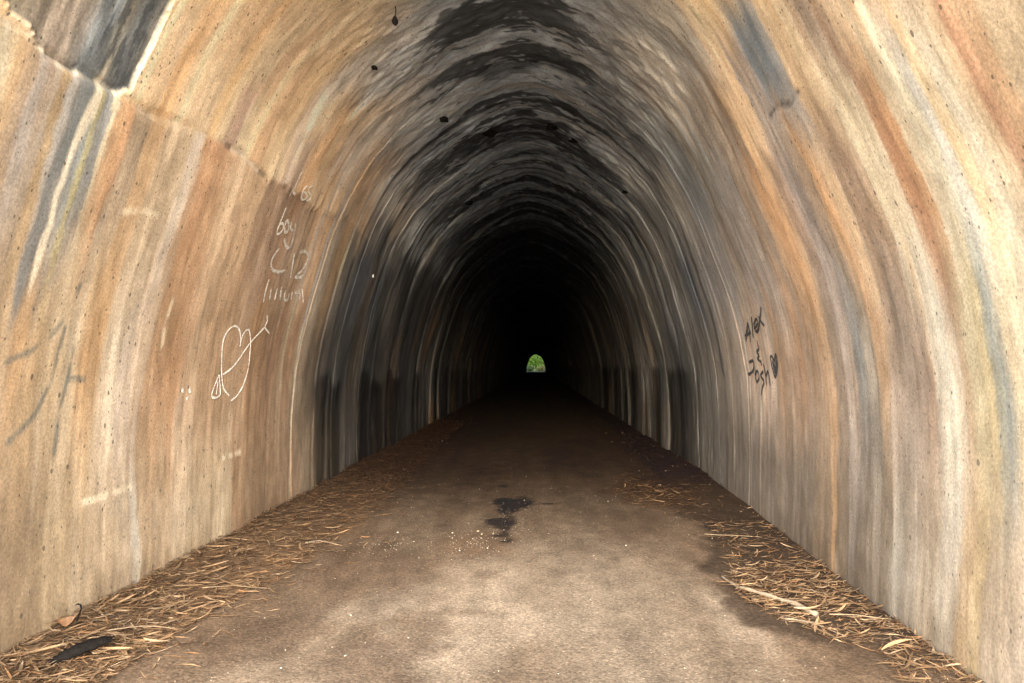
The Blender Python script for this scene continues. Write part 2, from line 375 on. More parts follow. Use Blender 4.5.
RIGHT_ROWS = {
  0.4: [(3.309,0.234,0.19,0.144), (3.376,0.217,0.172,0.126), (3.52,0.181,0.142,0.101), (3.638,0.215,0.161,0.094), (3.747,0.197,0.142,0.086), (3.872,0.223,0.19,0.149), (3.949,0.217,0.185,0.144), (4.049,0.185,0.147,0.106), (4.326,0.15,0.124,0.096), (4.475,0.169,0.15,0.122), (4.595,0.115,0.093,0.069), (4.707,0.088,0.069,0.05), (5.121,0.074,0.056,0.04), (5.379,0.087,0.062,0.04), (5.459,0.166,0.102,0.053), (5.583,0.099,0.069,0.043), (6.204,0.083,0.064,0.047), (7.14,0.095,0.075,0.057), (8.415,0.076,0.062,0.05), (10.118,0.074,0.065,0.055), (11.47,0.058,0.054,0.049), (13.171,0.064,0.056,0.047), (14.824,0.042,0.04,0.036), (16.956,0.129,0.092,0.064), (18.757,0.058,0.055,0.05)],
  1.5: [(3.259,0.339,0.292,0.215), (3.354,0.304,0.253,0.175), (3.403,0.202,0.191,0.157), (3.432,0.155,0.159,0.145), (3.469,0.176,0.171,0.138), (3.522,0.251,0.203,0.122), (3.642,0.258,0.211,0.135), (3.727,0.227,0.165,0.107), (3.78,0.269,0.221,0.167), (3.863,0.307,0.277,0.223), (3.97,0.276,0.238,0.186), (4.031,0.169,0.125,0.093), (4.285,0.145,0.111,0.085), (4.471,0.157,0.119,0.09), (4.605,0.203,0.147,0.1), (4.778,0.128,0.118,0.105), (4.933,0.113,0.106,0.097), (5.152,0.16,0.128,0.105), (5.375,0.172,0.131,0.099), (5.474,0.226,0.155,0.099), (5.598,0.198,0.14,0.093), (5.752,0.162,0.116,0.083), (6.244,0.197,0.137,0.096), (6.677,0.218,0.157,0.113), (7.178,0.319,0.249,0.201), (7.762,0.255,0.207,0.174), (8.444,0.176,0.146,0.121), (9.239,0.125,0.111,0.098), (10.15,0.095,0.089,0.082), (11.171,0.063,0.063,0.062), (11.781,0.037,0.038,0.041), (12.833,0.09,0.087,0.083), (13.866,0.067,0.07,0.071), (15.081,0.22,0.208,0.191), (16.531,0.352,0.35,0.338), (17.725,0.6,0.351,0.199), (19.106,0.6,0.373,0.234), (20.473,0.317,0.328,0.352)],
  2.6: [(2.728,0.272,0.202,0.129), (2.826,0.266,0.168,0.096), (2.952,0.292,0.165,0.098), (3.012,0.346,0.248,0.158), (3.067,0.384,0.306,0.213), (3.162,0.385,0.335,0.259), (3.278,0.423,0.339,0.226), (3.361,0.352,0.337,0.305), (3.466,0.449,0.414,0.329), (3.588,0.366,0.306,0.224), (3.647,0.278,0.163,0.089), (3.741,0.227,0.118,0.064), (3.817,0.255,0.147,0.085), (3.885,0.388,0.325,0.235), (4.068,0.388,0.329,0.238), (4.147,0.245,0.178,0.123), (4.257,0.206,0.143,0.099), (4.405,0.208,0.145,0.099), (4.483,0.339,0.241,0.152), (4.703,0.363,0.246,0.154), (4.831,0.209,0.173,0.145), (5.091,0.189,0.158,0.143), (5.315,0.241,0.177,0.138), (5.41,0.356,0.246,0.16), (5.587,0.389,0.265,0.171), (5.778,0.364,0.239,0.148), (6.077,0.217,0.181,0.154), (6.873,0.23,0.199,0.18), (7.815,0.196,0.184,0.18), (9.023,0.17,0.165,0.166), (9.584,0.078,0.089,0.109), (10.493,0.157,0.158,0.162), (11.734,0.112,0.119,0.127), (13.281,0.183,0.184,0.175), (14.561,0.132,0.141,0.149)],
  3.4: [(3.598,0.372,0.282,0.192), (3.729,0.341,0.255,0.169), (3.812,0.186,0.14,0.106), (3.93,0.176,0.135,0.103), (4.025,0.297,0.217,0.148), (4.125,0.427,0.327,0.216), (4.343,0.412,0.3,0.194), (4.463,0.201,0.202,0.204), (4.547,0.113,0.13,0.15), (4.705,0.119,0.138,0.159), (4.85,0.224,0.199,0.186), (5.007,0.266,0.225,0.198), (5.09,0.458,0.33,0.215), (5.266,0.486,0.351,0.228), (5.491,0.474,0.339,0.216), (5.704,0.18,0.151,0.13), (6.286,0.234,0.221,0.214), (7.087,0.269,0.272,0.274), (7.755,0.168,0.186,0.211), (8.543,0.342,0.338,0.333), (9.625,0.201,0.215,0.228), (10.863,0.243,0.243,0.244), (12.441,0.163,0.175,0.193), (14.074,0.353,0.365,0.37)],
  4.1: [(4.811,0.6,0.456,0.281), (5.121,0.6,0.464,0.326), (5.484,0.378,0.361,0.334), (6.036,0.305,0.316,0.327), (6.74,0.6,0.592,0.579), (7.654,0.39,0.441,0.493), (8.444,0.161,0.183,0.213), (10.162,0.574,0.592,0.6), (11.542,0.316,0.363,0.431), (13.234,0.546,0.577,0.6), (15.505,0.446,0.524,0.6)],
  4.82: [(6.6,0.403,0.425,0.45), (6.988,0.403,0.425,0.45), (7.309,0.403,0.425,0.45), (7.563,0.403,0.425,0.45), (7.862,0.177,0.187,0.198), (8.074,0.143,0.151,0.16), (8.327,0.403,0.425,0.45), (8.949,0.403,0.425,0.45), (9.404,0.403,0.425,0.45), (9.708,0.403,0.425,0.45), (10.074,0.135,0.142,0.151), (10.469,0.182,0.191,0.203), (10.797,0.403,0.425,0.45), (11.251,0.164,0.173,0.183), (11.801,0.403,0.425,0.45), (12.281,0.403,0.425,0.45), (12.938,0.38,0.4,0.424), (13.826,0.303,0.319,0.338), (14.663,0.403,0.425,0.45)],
}
# ------ marks on the walls as (distance in, height)
LETTERING_WHITE = [[(6.492, 3.245), (6.475, 3.157), (6.447, 3.014)], [(6.495, 3.061), (6.569, 3.053)], [(6.747, 3.182), (6.687, 3.135), (6.704, 3.074), (6.781, 3.054), (6.833, 3.093), (6.754, 3.118), (6.678, 3.096)], [(6.871, 3.213), (6.806, 3.174), (6.836, 3.138), (6.924, 3.136), (6.931, 3.088), (6.851, 3.066)], [(6.466, 2.914), (6.452, 2.817), (6.437, 2.679)], [(6.435, 2.689), (6.445, 2.757), (6.508, 2.782), (6.555, 2.743), (6.514, 2.693), (6.447, 2.674)], [(6.572, 2.82), (6.579, 2.758), (6.637, 2.721), (6.682, 2.755), (6.642, 2.812), (6.572, 2.82)], [(6.699, 2.834), (6.728, 2.775), (6.813, 2.769)], [(6.82, 2.847), (6.862, 2.745), (6.87, 2.635), (6.79, 2.609), (6.714, 2.636), (6.648, 2.667)], [(6.61, 2.571), (6.529, 2.485), (6.531, 2.422), (6.622, 2.377), (6.79, 2.381), (6.923, 2.412)], [(7.031, 2.593), (7.076, 2.486), (7.131, 2.368)], [(7.179, 2.616), (7.292, 2.652), (7.419, 2.639), (7.461, 2.597), (7.401, 2.479), (7.258, 2.383), (7.463, 2.415)], [(6.594, 2.292), (6.605, 2.187), (6.621, 2.083)], [(6.715, 2.22), (6.751, 2.116)], [(6.867, 2.236), (6.877, 2.127)], [(6.975, 2.259), (7.021, 2.14)], [(7.1, 2.238), (7.137, 2.162), (7.247, 2.16), (7.229, 2.224)], [(7.312, 2.248), (7.353, 2.17)], [(7.392, 2.24), (7.524, 2.258), (7.573, 2.189)], [(7.551, 2.309), (7.692, 2.176)]]
HEART = [[(6.35, 1.685), (6.304, 1.774), (6.247, 1.82), (6.155, 1.84), (6.057, 1.811), (5.994, 1.737), (5.989, 1.659), (6.024, 1.534), (6.072, 1.408), (6.104, 1.336), (6.167, 1.286), (6.244, 1.251)], [(6.338, 1.673), (6.356, 1.768), (6.416, 1.817), (6.485, 1.817), (6.56, 1.725), (6.583, 1.623), (6.592, 1.468), (6.522, 1.333), (6.415, 1.244), (6.281, 1.205)], [(6.08, 1.431), (6.205, 1.47), (6.361, 1.561), (6.554, 1.708), (6.815, 1.867)], [(6.783, 1.98), (6.834, 1.922), (6.815, 1.867), (6.975, 1.815)], [(6.005, 1.432), (5.897, 1.264), (6.059, 1.266), (6.013, 1.432)], [(6.0, 1.378), (5.984, 1.272)]]
DASHES = [[(5.375, 1.337), (5.409, 1.31)], [(5.492, 1.333), (5.524, 1.306)], [(5.466, 1.274), (5.485, 1.252)]]
LETTERING_BLACK = [[(7.515, 1.941), (7.66, 1.852), (7.763, 1.761)], [(7.515, 1.941), (7.548, 1.847), (7.61, 1.745)], [(7.753, 1.819), (7.493, 1.844)], [(7.315, 1.991), (7.397, 1.883), (7.455, 1.786)], [(7.343, 1.868), (7.155, 1.909), (7.137, 1.954), (7.245, 1.938), (7.323, 1.888), (7.291, 1.838), (7.125, 1.861)], [(7.042, 1.973), (6.987, 1.911), (6.916, 1.882)], [(6.894, 2.052), (7.016, 1.946), (7.187, 1.85)], [(7.334, 1.75), (7.317, 1.672), (7.416, 1.645), (7.347, 1.604), (7.433, 1.575), (7.319, 1.543), (7.328, 1.509)], [(7.776, 1.542), (7.621, 1.556), (7.661, 1.473), (7.8, 1.429), (7.912, 1.417)], [(7.528, 1.46), (7.636, 1.405), (7.566, 1.346), (7.474, 1.386), (7.48, 1.439), (7.528, 1.46)], [(7.29, 1.454), (7.414, 1.408), (7.307, 1.354), (7.375, 1.284), (7.417, 1.213)], [(7.226, 1.526), (7.212, 1.424), (7.187, 1.315)], [(7.193, 1.407), (7.093, 1.455), (7.074, 1.384), (7.051, 1.318)], [(6.914, 1.593), (6.915, 1.492), (6.858, 1.404), (6.73, 1.516), (6.722, 1.606), (6.815, 1.553), (6.867, 1.592), (6.914, 1.593)], [(6.877, 1.557), (6.85, 1.444), (6.74, 1.556)], [(6.846, 1.54), (6.825, 1.468)]]
SMEARS = [[(3.996, 1.952), (3.934, 1.782), (3.826, 1.668), (3.697, 1.569), (3.519, 1.525)], [(4.056, 1.659), (4.048, 1.529), (3.984, 1.163), (3.973, 1.037)], [(4.038, 1.427), (4.101, 1.444), (4.187, 1.434)], [(3.926, 1.709), (3.895, 1.403), (3.786, 1.232), (3.607, 1.112)]]
PALE = [[(5.03, 1.951), (4.998, 1.787), (5.015, 1.604)], [(4.253, 0.706), (4.761, 0.716)], [(4.198, 2.398), (4.334, 2.444), (4.545, 2.445)], [(6.171, 0.731), (6.549, 0.738)]]
PATCH = [(2.956, 3.023), (3.109, 2.989), (3.201, 2.942), (3.357, 2.915), (3.635, 2.937), (3.743, 2.947), (3.847, 2.959), (3.915, 3.017), (3.916, 3.117), (3.932, 3.256), (3.931, 3.41), (3.894, 3.557), (3.781, 3.647), (2.82, 3.196)]
JOINT_L = [(2.938, 2.972), (3.135, 2.943), (3.357, 2.915), (3.635, 2.937), (3.847, 2.959), (4.133, 2.961), (4.582, 3.014), (4.923, 3.042), (5.318, 3.075), (5.924, 3.038), (6.295, 3.072), (6.855, 3.068), (7.382, 3.034), (8.138, 3.189), (9.642, 3.101), (11.705, 3.072)]
JOINT_R = [(4.96, 3.164), (4.786, 3.171), (4.552, 3.113), (4.397, 3.13)]
DARK_STREAK = [(3.619, 2.895), (3.554, 2.671), (3.54, 2.418), (3.55, 2.173), (3.52, 2.01)]
JOINT_Z_L = lambda Y: np.interp(Y, [p[0] for p in JOINT_L], [p[1] for p in JOINT_L])
_ru = None

def relief(Y, u):
    """distance the surface stands back from the ideal profile (+ = into the rock)"""
    z = z_of(u)
    left = u < 0
    d = .016 * (fbm(Y * 1.1, u * .7, 3) - .5) * 2
    d = d + .0035 * (fbm(Y * 5.5 + .9 * vn(u * .8, Y, 9), u * .9, 5, 3) - .5) * 2        # long flow ridges down the wall
    d = d + .0014 * (fbm(Y * 22, u * 6, 8, 2) - .5) * 2 + .006 * (fbm(Y * 2.6, u * 2.6, 10, 3) - .5) * 2
    deep = sst(7, 12, Y)
    d = d + deep * .04 * (fbm(Y * 1.9, u * .9, 21, 4) - .5) * 2
    # board and pour steps across the vault further in
    ring = np.floor(Y * 1.35 + .35 * vn(u * .6, Y * .3, 31))
    d = d + sst(6, 10, Y) * .045 * (hsh(ring, np.zeros_like(ring), 40) - .5)
    crown = sst(2.4, 1.0, np.abs(u))
    d = d + crown * sst(4.5, 7, Y) * .035 * (fbm(Y * 6, u * 4.0, 51, 4, .6) - .5) * 2
    # patch of lost render above the left joint
    pin = inside(Y + .02 * (vn(Y * 14, u * 14, 61) - .5), z + .02 * (vn(Y * 14, u * 14, 62) - .5), PATCH) & left
    d = d + pin * .022
    # construction joint
    jd = np.abs(z - JOINT_Z_L(Y) - .015 * (vn(Y * 9, u * 0, 71) - .5))
    amp = .35 + .9 * sst(.4, .65, vn(Y * 2.1, u * 0, 73))
    d = d + (left & (Y > 2.6)) * sst(9.5, 7, Y) * amp * .014 * np.exp(-(jd / .022) ** 2)
    d = d + left * sst(5.4, 6.4, Y) * sst(10, 7.5, Y) * .016 * sst(-.04, .02, z - JOINT_Z_L(Y) - .12 * (fbm(Y * 3, u * 0, 75, 4, .6) - .5) - .03 * (vn(Y * 22, u * 8, 76) - .5)) * sst(3.7, 3.1, z) * -1.
    rj = seg_dist(Y, z, JOINT_R)
    d = d + (~left) * .009 * np.exp(-((rj + .02 * fbm(Y * 20, u * 20, 77, 3)) / .025) ** 2)
    return d

def wall_point(Y, u, lift=0.):
    Y, u = np.asarray(Y, float), np.asarray(u, float)
    e = 1e-3
    x, z = base_surface(Y, u)
    x1, z1 = base_surface(Y, u + e); x0, z0 = base_surface(Y, u - e)
    tx, tz = x1 - x0, z1 - z0
    l = np.hypot(tx, tz); nx, nz = -tz / l, tx / l            # outward
    d = relief(Y, u) - lift
    return np.stack([x + nx * d, Y, z + nz * d], -1)

def row_colour(rows, Y, z, joint=None, broken=1.):
    zs = sorted(rows)
    cols = []
    for k in zs:
        t = np.array(rows[k])
        f = np.interp(Y, t[:, 0], np.arange(len(t)))               # bands with fairly crisp edges
        i = np.floor(f); fr = f - i; f = i + .3 * fr + .7 * sst(.34, .66, fr)
        cc = np.stack([np.interp(f, np.arange(len(t)), t[:, c]) for c in (1, 2, 3)], -1)
        lum = t[:, 1:4].mean(1); jump = np.abs(np.diff(lum, append=lum[-1])) / (lum + .05)
        rise = np.maximum(lum, np.roll(lum, -1))
        ii = np.clip(i.astype(int), 0, len(t) - 1)
        ln = np.exp(-((fr - .5) / .12) ** 2) * sst(.18, .5, jump[ii])     # thin lime rim where one coat ends on another
        cc = mixc(cc, np.minimum(rise[ii][..., None] * np.array([1.5, 1.32, 1.08]), .66), ln * .5 * sst(8, 6, Y) * broken)
        cols.append(cc)
    out = cols[0].copy()
    for i in range(len(zs) - 1):
        a, b = zs[i], zs[i + 1]
        if joint is not None and a == 2.8:
            t = sst(-.02, .02, z - joint) * sst(10, 7.5, Y) + sst(a, b, z) * sst(7.5, 10, Y)
        else:
            t = sst(a + .12 * (b - a), b - .12 * (b - a), z)
        out = mixc(out, cols[i + 1], t)
    return out

def wall_colour(Y, u):
    z = z_of(u)
    left = u < 0
    side = 0.
    warp = .34 * (fbm(Y * .8, u * .6 + side, 101, 3) - .5) + .09 * (fbm(Y * 6, u * 1.6 + side, 104, 3) - .5) + .06 * (fbm(Y * 22, u * 12, 107, 4, .65) - .5) + .8 * sst(2.6, 1.0, np.abs(u)) * (fbm(Y * 1.1, u * 1.3, 108, 4) - .5)
    Yw = Y + warp * np.clip(Y / 5, .6, 1.6)
    zw = z + .5 * (fbm(Y * 7, u * .5 + side, 111, 2) - .5)
    brk = sst(.42, .58, fbm(Y * 3, u * 1.6, 113, 4, .6))
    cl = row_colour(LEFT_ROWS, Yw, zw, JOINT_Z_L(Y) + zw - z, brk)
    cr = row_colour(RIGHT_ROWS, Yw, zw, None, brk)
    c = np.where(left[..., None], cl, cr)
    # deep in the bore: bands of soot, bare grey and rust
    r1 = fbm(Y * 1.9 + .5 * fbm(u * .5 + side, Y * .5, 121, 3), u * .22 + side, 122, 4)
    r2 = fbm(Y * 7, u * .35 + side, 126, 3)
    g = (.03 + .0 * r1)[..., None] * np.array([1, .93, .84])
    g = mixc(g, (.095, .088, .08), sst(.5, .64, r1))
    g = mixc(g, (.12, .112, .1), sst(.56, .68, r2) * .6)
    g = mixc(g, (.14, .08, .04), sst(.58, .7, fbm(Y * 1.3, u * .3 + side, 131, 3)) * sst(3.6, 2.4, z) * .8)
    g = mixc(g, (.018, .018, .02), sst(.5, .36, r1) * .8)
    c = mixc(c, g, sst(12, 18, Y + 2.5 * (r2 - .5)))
    # flow streaks: darker and paler threads that run down the ring
    s1 = fbm(Y * 22 + side, u * .45, 141, 3); s2 = fbm(Y * 60, u * .9 + side, 145, 2)
    c = c * (1 + .22 * (s1 - .5) + .12 * (s2 - .5))[..., None]
    cal = sst(.6, .74, fbm(Y * 9, u * .4 + side, 151, 3)) * sst(9, 5, Y)
    c = mixc(c, np.minimum(c * 1.35 + .05, .66), cal * .5)
    iron = sst(.58, .74, fbm(Y * 4.5, u * .45 + side, 155, 3)) * sst(10, 6, Y) * sst(1.3, 2.2, np.abs(u))
    c = mixc(c, c * np.array([1.04, .84, .62]), iron * .5 * sst(.6, 1.6, z))
    grey = sst(.6, .72, fbm(Y * 6.5, u * .5 + side, 158, 3)) * sst(1.2, 2.4, np.abs(u))
    c = mixc(c, c * np.array([.74, .78, .82]), grey * .45 * sst(.4, 1.2, z))
    # thin coats that have flaked away: hard ragged edges
    fk = fbm(Y * 2.3, u * 1.5, 156, 5, .6)
    c = mixc(c, c * np.array([1.1, 1.13, 1.17]) + .012, sst(.555, .59, fk) * .5 * sst(9, 6, Y))
    c = mixc(c, c * np.array([.82, .8, .78]), sst(.44, .405, fk) * .5)
    fk2 = fbm(Y * 9, u * 5, 157, 4, .6)
    c = mixc(c, c * .84, sst(.43, .40, fk2) * .5)
    c = mixc(c, c * 1.12 + .008, sst(.59, .62, fk2) * .5)
    # soot on the crown
    q = fbm(Y * 3.2 + .7 * fbm(u * .9, Y * .5, 160, 3), u * .5, 161, 5, .6); q2 = fbm(Y * 10, u * 3.6, 165, 4, .6)
    wid = np.interp(Y, [4, 6, 8, 10, 14], [.7, 1.3, 2.1, 2.8, 3.4])
    cov = sst(1.15, .25, np.abs(u + .1) / wid) * sst(3.8, 6.2, Y)
    soot = sst(.525, .485, q * .6 + q2 * .3 + .1 * fbm(Y * 40, u * 14, 168, 2) + .22 * (1 - cov)) * cov
    c = mixc(c, c.mean(-1, keepdims=True) * np.array([.86, 1., 1.17]), cov * .92)
    c = mixc(c, (.014, .017, .022), soot * .85)
    c = mixc(c, c * np.array([.8, .84, .88]), cov * .25)
    c = c * np.exp(1.5 * (fbm(Y * 6 + 1.2 * vn(u * 2, Y, 166), u * 2.8, 167, 5, .6) - .5) * sst(3.0, 1.6, np.abs(u)) * sst(4.5, 7, Y))[..., None]
    pale = sst(.58, .63, fbm(Y * 7 + .5 * vn(u * 1.5, Y, 170), u * 1.3, 171, 4, .6)) * cov * sst(.5, .2, soot)
    c = mixc(c, np.minimum(c * 1.6 + .03, .4), pale * .6)
    # ribs left by the shuttering: pale and black arcs that run round the ring, broken here and there
    rw = Y + .10 * (fbm(u * .7, Y * .6, 173, 4) - .5) + .03 * (fbm(u * 5, Y * 12, 174, 3) - .5)
    cell = np.floor(rw * 2.6); fr = rw * 2.6 - cell
    on = hsh(cell, cell * 0, 175); wd = .06 + .16 * hsh(cell, cell * 0 + 1, 175)
    rib = sst(wd, wd * .4, np.abs(fr - .5)) * sst(.42, .55, fbm(Y * 1.5, u * .8, 176, 4, .6) + .12)
    rz = sst(6.2, 8.2, Y)
    c = mixc(c, np.minimum(c * 1.9 + np.array([.045, .042, .038]), .36), rib * (on > .55) * rz * .75)
    c = mixc(c, np.array([.02, .02, .022]), rib * (on < .3) * rz * .75)
    # black tide below the old ballast line, in columns
    tl = np.where(left, 1.36, 1.48) + .16 * (fbm(Y * 6, np.where(left, 0., 9.), 181, 4) - .5) + .25 * (vn(Y * 2.3, np.where(left, 0., 9.), 182) - .5) * left
    colm = sst(.36, .56, fbm(Y * 1.9 + np.where(left, .55, 30.2) + .25 * vn(u * 2, Y * 2, 184), np.zeros_like(Y), 183, 3)) * np.where(left, sst(8.2, 9.2, Y), sst(10.2, 12, Y))
    t = sst(.06, -.10, z - tl) * colm * sst(.25, .45, fbm(Y * 14, u * 2.2 + side, 185, 3) + .2)
    c = mixc(c, c * .3, t)
    wet = t * .8 + soot * .25
    # damp foot of the wall, splash
    foot = sst(.28, .0, z + .25 * (fbm(Y * 4, side, 191, 3) - .5))
    c = mixc(c, c * np.array([.66, .6, .52]), foot * .6)
    # the bare grey patch
    yw, zw2 = Y + .02 * (vn(Y * 14, u * 14, 61) - .5), z + .02 * (vn(Y * 14, u * 14, 62) - .5)
    pin = inside(yw, zw2, PATCH) & left
    pr = Y + .25 * (z - 3) * 0
    t1 = np.stack([np.interp(pr + .05 * (fbm(Y * 12, u * 1.5, 201, 3) - .5), [2.9, 3.15, 3.3, 3.4, 3.5, 3.6, 3.68, 3.76, 3.84, 3.93], v) for v in
                   ([.30, .19, .25, .24, .16, .14, .21, .13, .085, .16], [.25, .155, .2, .2, .17, .155, .19, .135, .09, .15], [.18, .12, .16, .165, .175, .17, .155, .14, .095, .135])], -1)
    t1 = t1 * np.exp(2.2 * (fbm(Y * 22, u * 4, 205, 4, .6) - .5))[..., None]
    blk = sst(.52, .58, fbm(Y * 15, u * 4, 207, 4, .6)) * sst(3.3, 3.6, Y)
    t1 = mixc(t1, (.045, .05, .055), blk * .8)
    c = np.where(pin[..., None], t1, c)
    rim = seg_dist(Y + .015 * (vn(Y * 20, u * 20, 211) - .5), z, PATCH[:11], 1, 1)
    c = mixc(c, (.64, .56, .44), left * sst(.02, .004, rim + .014 * fbm(Y * 30, u * 30, 214, 2)) * sst(.3, .7, fbm(Y * 14, u * 14, 213, 3) + .1) * .8)
    # grey streak with a pale edge that drops from the patch
    ds = seg_dist(Y + .03 * (vn(z * 9, Y * 3, 221) - .5), z, DARK_STREAK, 1, .12)
    c = mixc(c, (.12, .125, .125), left * sst(.05, .02, ds) * .8)
    de = seg_dist(Y + .02 * (vn(z * 14, Y * 3, 223) - .5), z, [(a + .07, b) for a, b in DARK_STREAK], 1, .12)
    c = mixc(c, (.62, .53, .4), left * sst(.025, .008, de) * .8)
    # joint line
    jd = np.abs(z - JOINT_Z_L(Y) - .015 * (vn(Y * 9, u * 0, 71) - .5))
    jl = left * (Y > 3.78) * sst(.03, .008, jd)
    c = mixc(c, np.where((vn(Y * 3, u * 0, 231) > .5)[..., None], np.array([.55, .48, .4]), np.array([.07, .055, .045])), jl * .55 * sst(.4, .6, vn(Y * 4, u * 0, 233)) * sst(8.5, 6.5, Y))
    rj = seg_dist(Y, z, JOINT_R)
    c = mixc(c, (.05, .045, .042), (~left) * sst(.05, .012, rj + .045 * fbm(Y * 18, z * 18, 235, 3)) * .8)
    # smeared lines and pale rubs
    for p in SMEARS:
        sd_ = seg_dist(Y + .03 * (vn(Y * 8, z * 8, 241) - .5), z + .03 * (vn(Y * 8, z * 8, 243) - .5), p)
        c = mixc(c, (.10, .10, .085), left * sst(.026, .006, sd_) * sst(.3, .55, fbm(Y * 9, z * 9, 245, 3)) * .75)
    for p in PALE:
        sd_ = seg_dist(Y, z, p)
        c = mixc(c, (.6, .5, .36), left * sst(.035, .008, sd_) * sst(.3, .6, fbm(Y * 15, z * 15, 247, 3)) * .65)
    return np.concatenate([np.clip(c, .008, .7), wet[..., None]], -1)

# ------------------------------------------------------------------ ground, road, hill
ys_r = np.r_[np.linspace(-60, .5, 25), np.arange(1, 3, .12), np.arange(3, 11, .03), np.arange(11, 24, .09), np.geomspace(24, 290, 70)]
xs_r = np.r_[np.linspace(-2.95, 2.75, 175)]
RX, RY = np.meshgrid(xs_r, ys_r)

def litter_width_left(Y): return np.interp(Y, [3.4, 4.05, 4.75, 5.6, 6.8, 8.3, 10.7, 13, 20, 30], [.56, .64, .72, .88, .94, .95, .9, .85, .7, .3])
def litter_width_right(Y): return np.interp(Y, [3.2, 3.6, 4.0, 4.3, 4.9, 5.8, 6.7, 8.4, 12, 20], [.15, .33, .3, .55, .76, .66, .6, .6, .5, .3])
def wall_x(Y, side):
    return XC - 2.5 if side < 0 else XC + 2.5 * right_scale(Y) - .07 * (1 - (right_scale(Y) - .915) / .085)
def road_height(X, Y):
    inside_ = sst(1.0, 1.6, Y) * sst(200, 190, Y)
    tl = (X - wall_x(Y, -1)) / litter_width_left(Y)
    tr = (wall_x(Y, 1) - X) / litter_width_right(Y)
    h = .075 * np.clip(1 - tl, 0, 1.1) ** 1.2 + .035 * np.clip(1 - tr, 0, 1.1)
    h = h * (.6 + .8 * fbm(X * 3, Y * 2, 301, 3)) * inside_
    return h + .012 * (fbm(X * 1.3, Y * .7, 303, 4) - .5) - .002 * (X + .1) ** 2

def blob(X, Y, cx, cy, rx, ry, soft=.5, seed=0, amp=.5):
    d = np.hypot((X - cx) / rx, (Y - cy) / ry) + amp * (fbm(X * 5, Y * 4, 400 + seed, 4) - .5) * 2
    return sst(1 + soft / 2, 1 - soft / 2, d)

def road_colour(X, Y):
    n1 = fbm(X * 1.1, Y * .55, 311, 5); n2 = fbm(X * 3.5, Y * 1.6, 315, 4)
    c = np.ones(X.shape + (3,)) * np.array([.14, .107, .076])
    c = mixc(c, (.18, .144, .106), sst(.45, .62, n1) * .45)
    c = mixc(c, (.10, .07, .047), sst(.5, .34, n1) * .55)
    c = mixc(c, (.22, .18, .136), sst(.56, .7, n2) * .35 * sst(8, 4.5, Y))
    # two worn wheel lines and brown margins
    c = mixc(c, (.20, .172, .135), np.exp(-((X - .45) / .5) ** 2) * .45 * sst(9, 4, Y))
    marg = np.maximum(sst(-1.15, -2.0, X), sst(1.0, 1.7, X))
    c = mixc(c, (.125, .085, .055), marg * .75)
    for cx, cy, rx, ry, s in ((-.45, 4.95, .38, .75, 1), (-.52, 3.9, .3, .35, 2), (-.15, 4.3, .3, .3, 3), (1.15, 4.5, .16, .5, 4), (-1.05, 4.6, .22, .3, 5)):
        c = mixc(c, (.33, .28, .22), blob(X, Y, cx, cy, rx, ry, 1.1, s, .7) * .26)
    for cx, cy, rx, ry, s, a in ((-1.5, 4.1, .3, .45, 11, .6), (-.78, 3.78, .3, .32, 12, .65), (-.45, 4.55, .16, .1, 13, .5), (-1.35, 5.7, .3, .5, 14, .5), (-.35, 5.35, .12, .12, 15, .4),
                                 (-.6, 4.35, .1, .3, 18, .45), (.35, 6.2, .2, .35, 16, .3), (.9, 7.2, .3, .7, 17, .35), (-.9, 10, .5, 1.2, 19, .5), (.6, 12, .6, 1.6, 20, .5)):
        c = mixc(c, (.075, .05, .034), blob(X, Y, cx, cy, rx, ry, .8, s, .7) * a * .85)
    # brown cast under the cluster of chips
    c = mixc(c, (.115, .075, .048), blob(X, Y, -.52, 6.35, .32, .5, .8, 21, .4) * .6)
    fld = np.zeros(X.shape)
    for cx, cy, rx, ry, a in ((-.22, 8.25, .26, .30, 1.15), (-.28, 7.75, .2, .3, .66), (-.34, 7.2, .22, .22, .75), (-.31, 6.8, .11, .3, .68), (-.27, 6.4, .08, .14, .68), (-.42, 9.35, .14, .12, .6), (.2, 8.15, .2, .05, .55)):
        fld = fld + a * np.exp(-((X - cx) / rx) ** 2 - ((Y - cy) / ry) ** 2)
    wet = sst(.36, .68, fld + 1.1 * (fbm(X * 7, Y * 5, 431, 5, .6) - .5))
    c = mixc(c, (.017, .014, .012), wet * .9)
    # dark leaf mould beside the right wall and under the litter
    tl = (X - wall_x(Y, -1)) / litter_width_left(Y); tr = (wall_x(Y, 1) - X) / (litter_width_right(Y) * 1.1 + .06)
    k = .7 * (fbm(X * 4, Y * 3, 321, 5, .6) - .5)
    c = mixc(c, (.155, .105, .065), sst(1.12, .92, tl + k) * .85 * (Y > 1.2) * (Y < 200))
    c = mixc(c, (.046, .033, .023), sst(1.15, .9, tr + k * 1.3) * (.9 - .4 * sst(6.5, 9, Y)) * sst(3.6, 4.3, Y) * (Y < 200))
    c = mixc(c, (.09, .055, .03), blob(X, Y, 1.38, 9.0, .5, 1.1, .6, 41, .4) * .7)
    c = mixc(c, c * np.array([.26, .205, .17]), sst(4.6, 11.5, Y + 1.6 * (n1 - .5)) * .92 * sst(205, 190, Y))  # browner and darker further in: the bore's light falloff painted into the road
    trk = fbm(X * 7 + .3 * Y, Y * .5, 317, 4, .6); c = c * (1 + .5 * (trk - .5) + .7 * (fbm(X * 8, Y * 6, 318, 4, .65) - .5))[..., None]
    c = c * np.array([.63, .595, .565])
    out = sst(1.5, .6, Y) + sst(203, 207, Y)
    c = mixc(c, (.30, .255, .19), np.clip(sst(1.5, .6, Y), 0, 1)); c = mixc(c, (.045, .045, .016), sst(203, 207, Y))
    return np.concatenate([np.clip(c, .01, .6), wet[..., None]], -1)

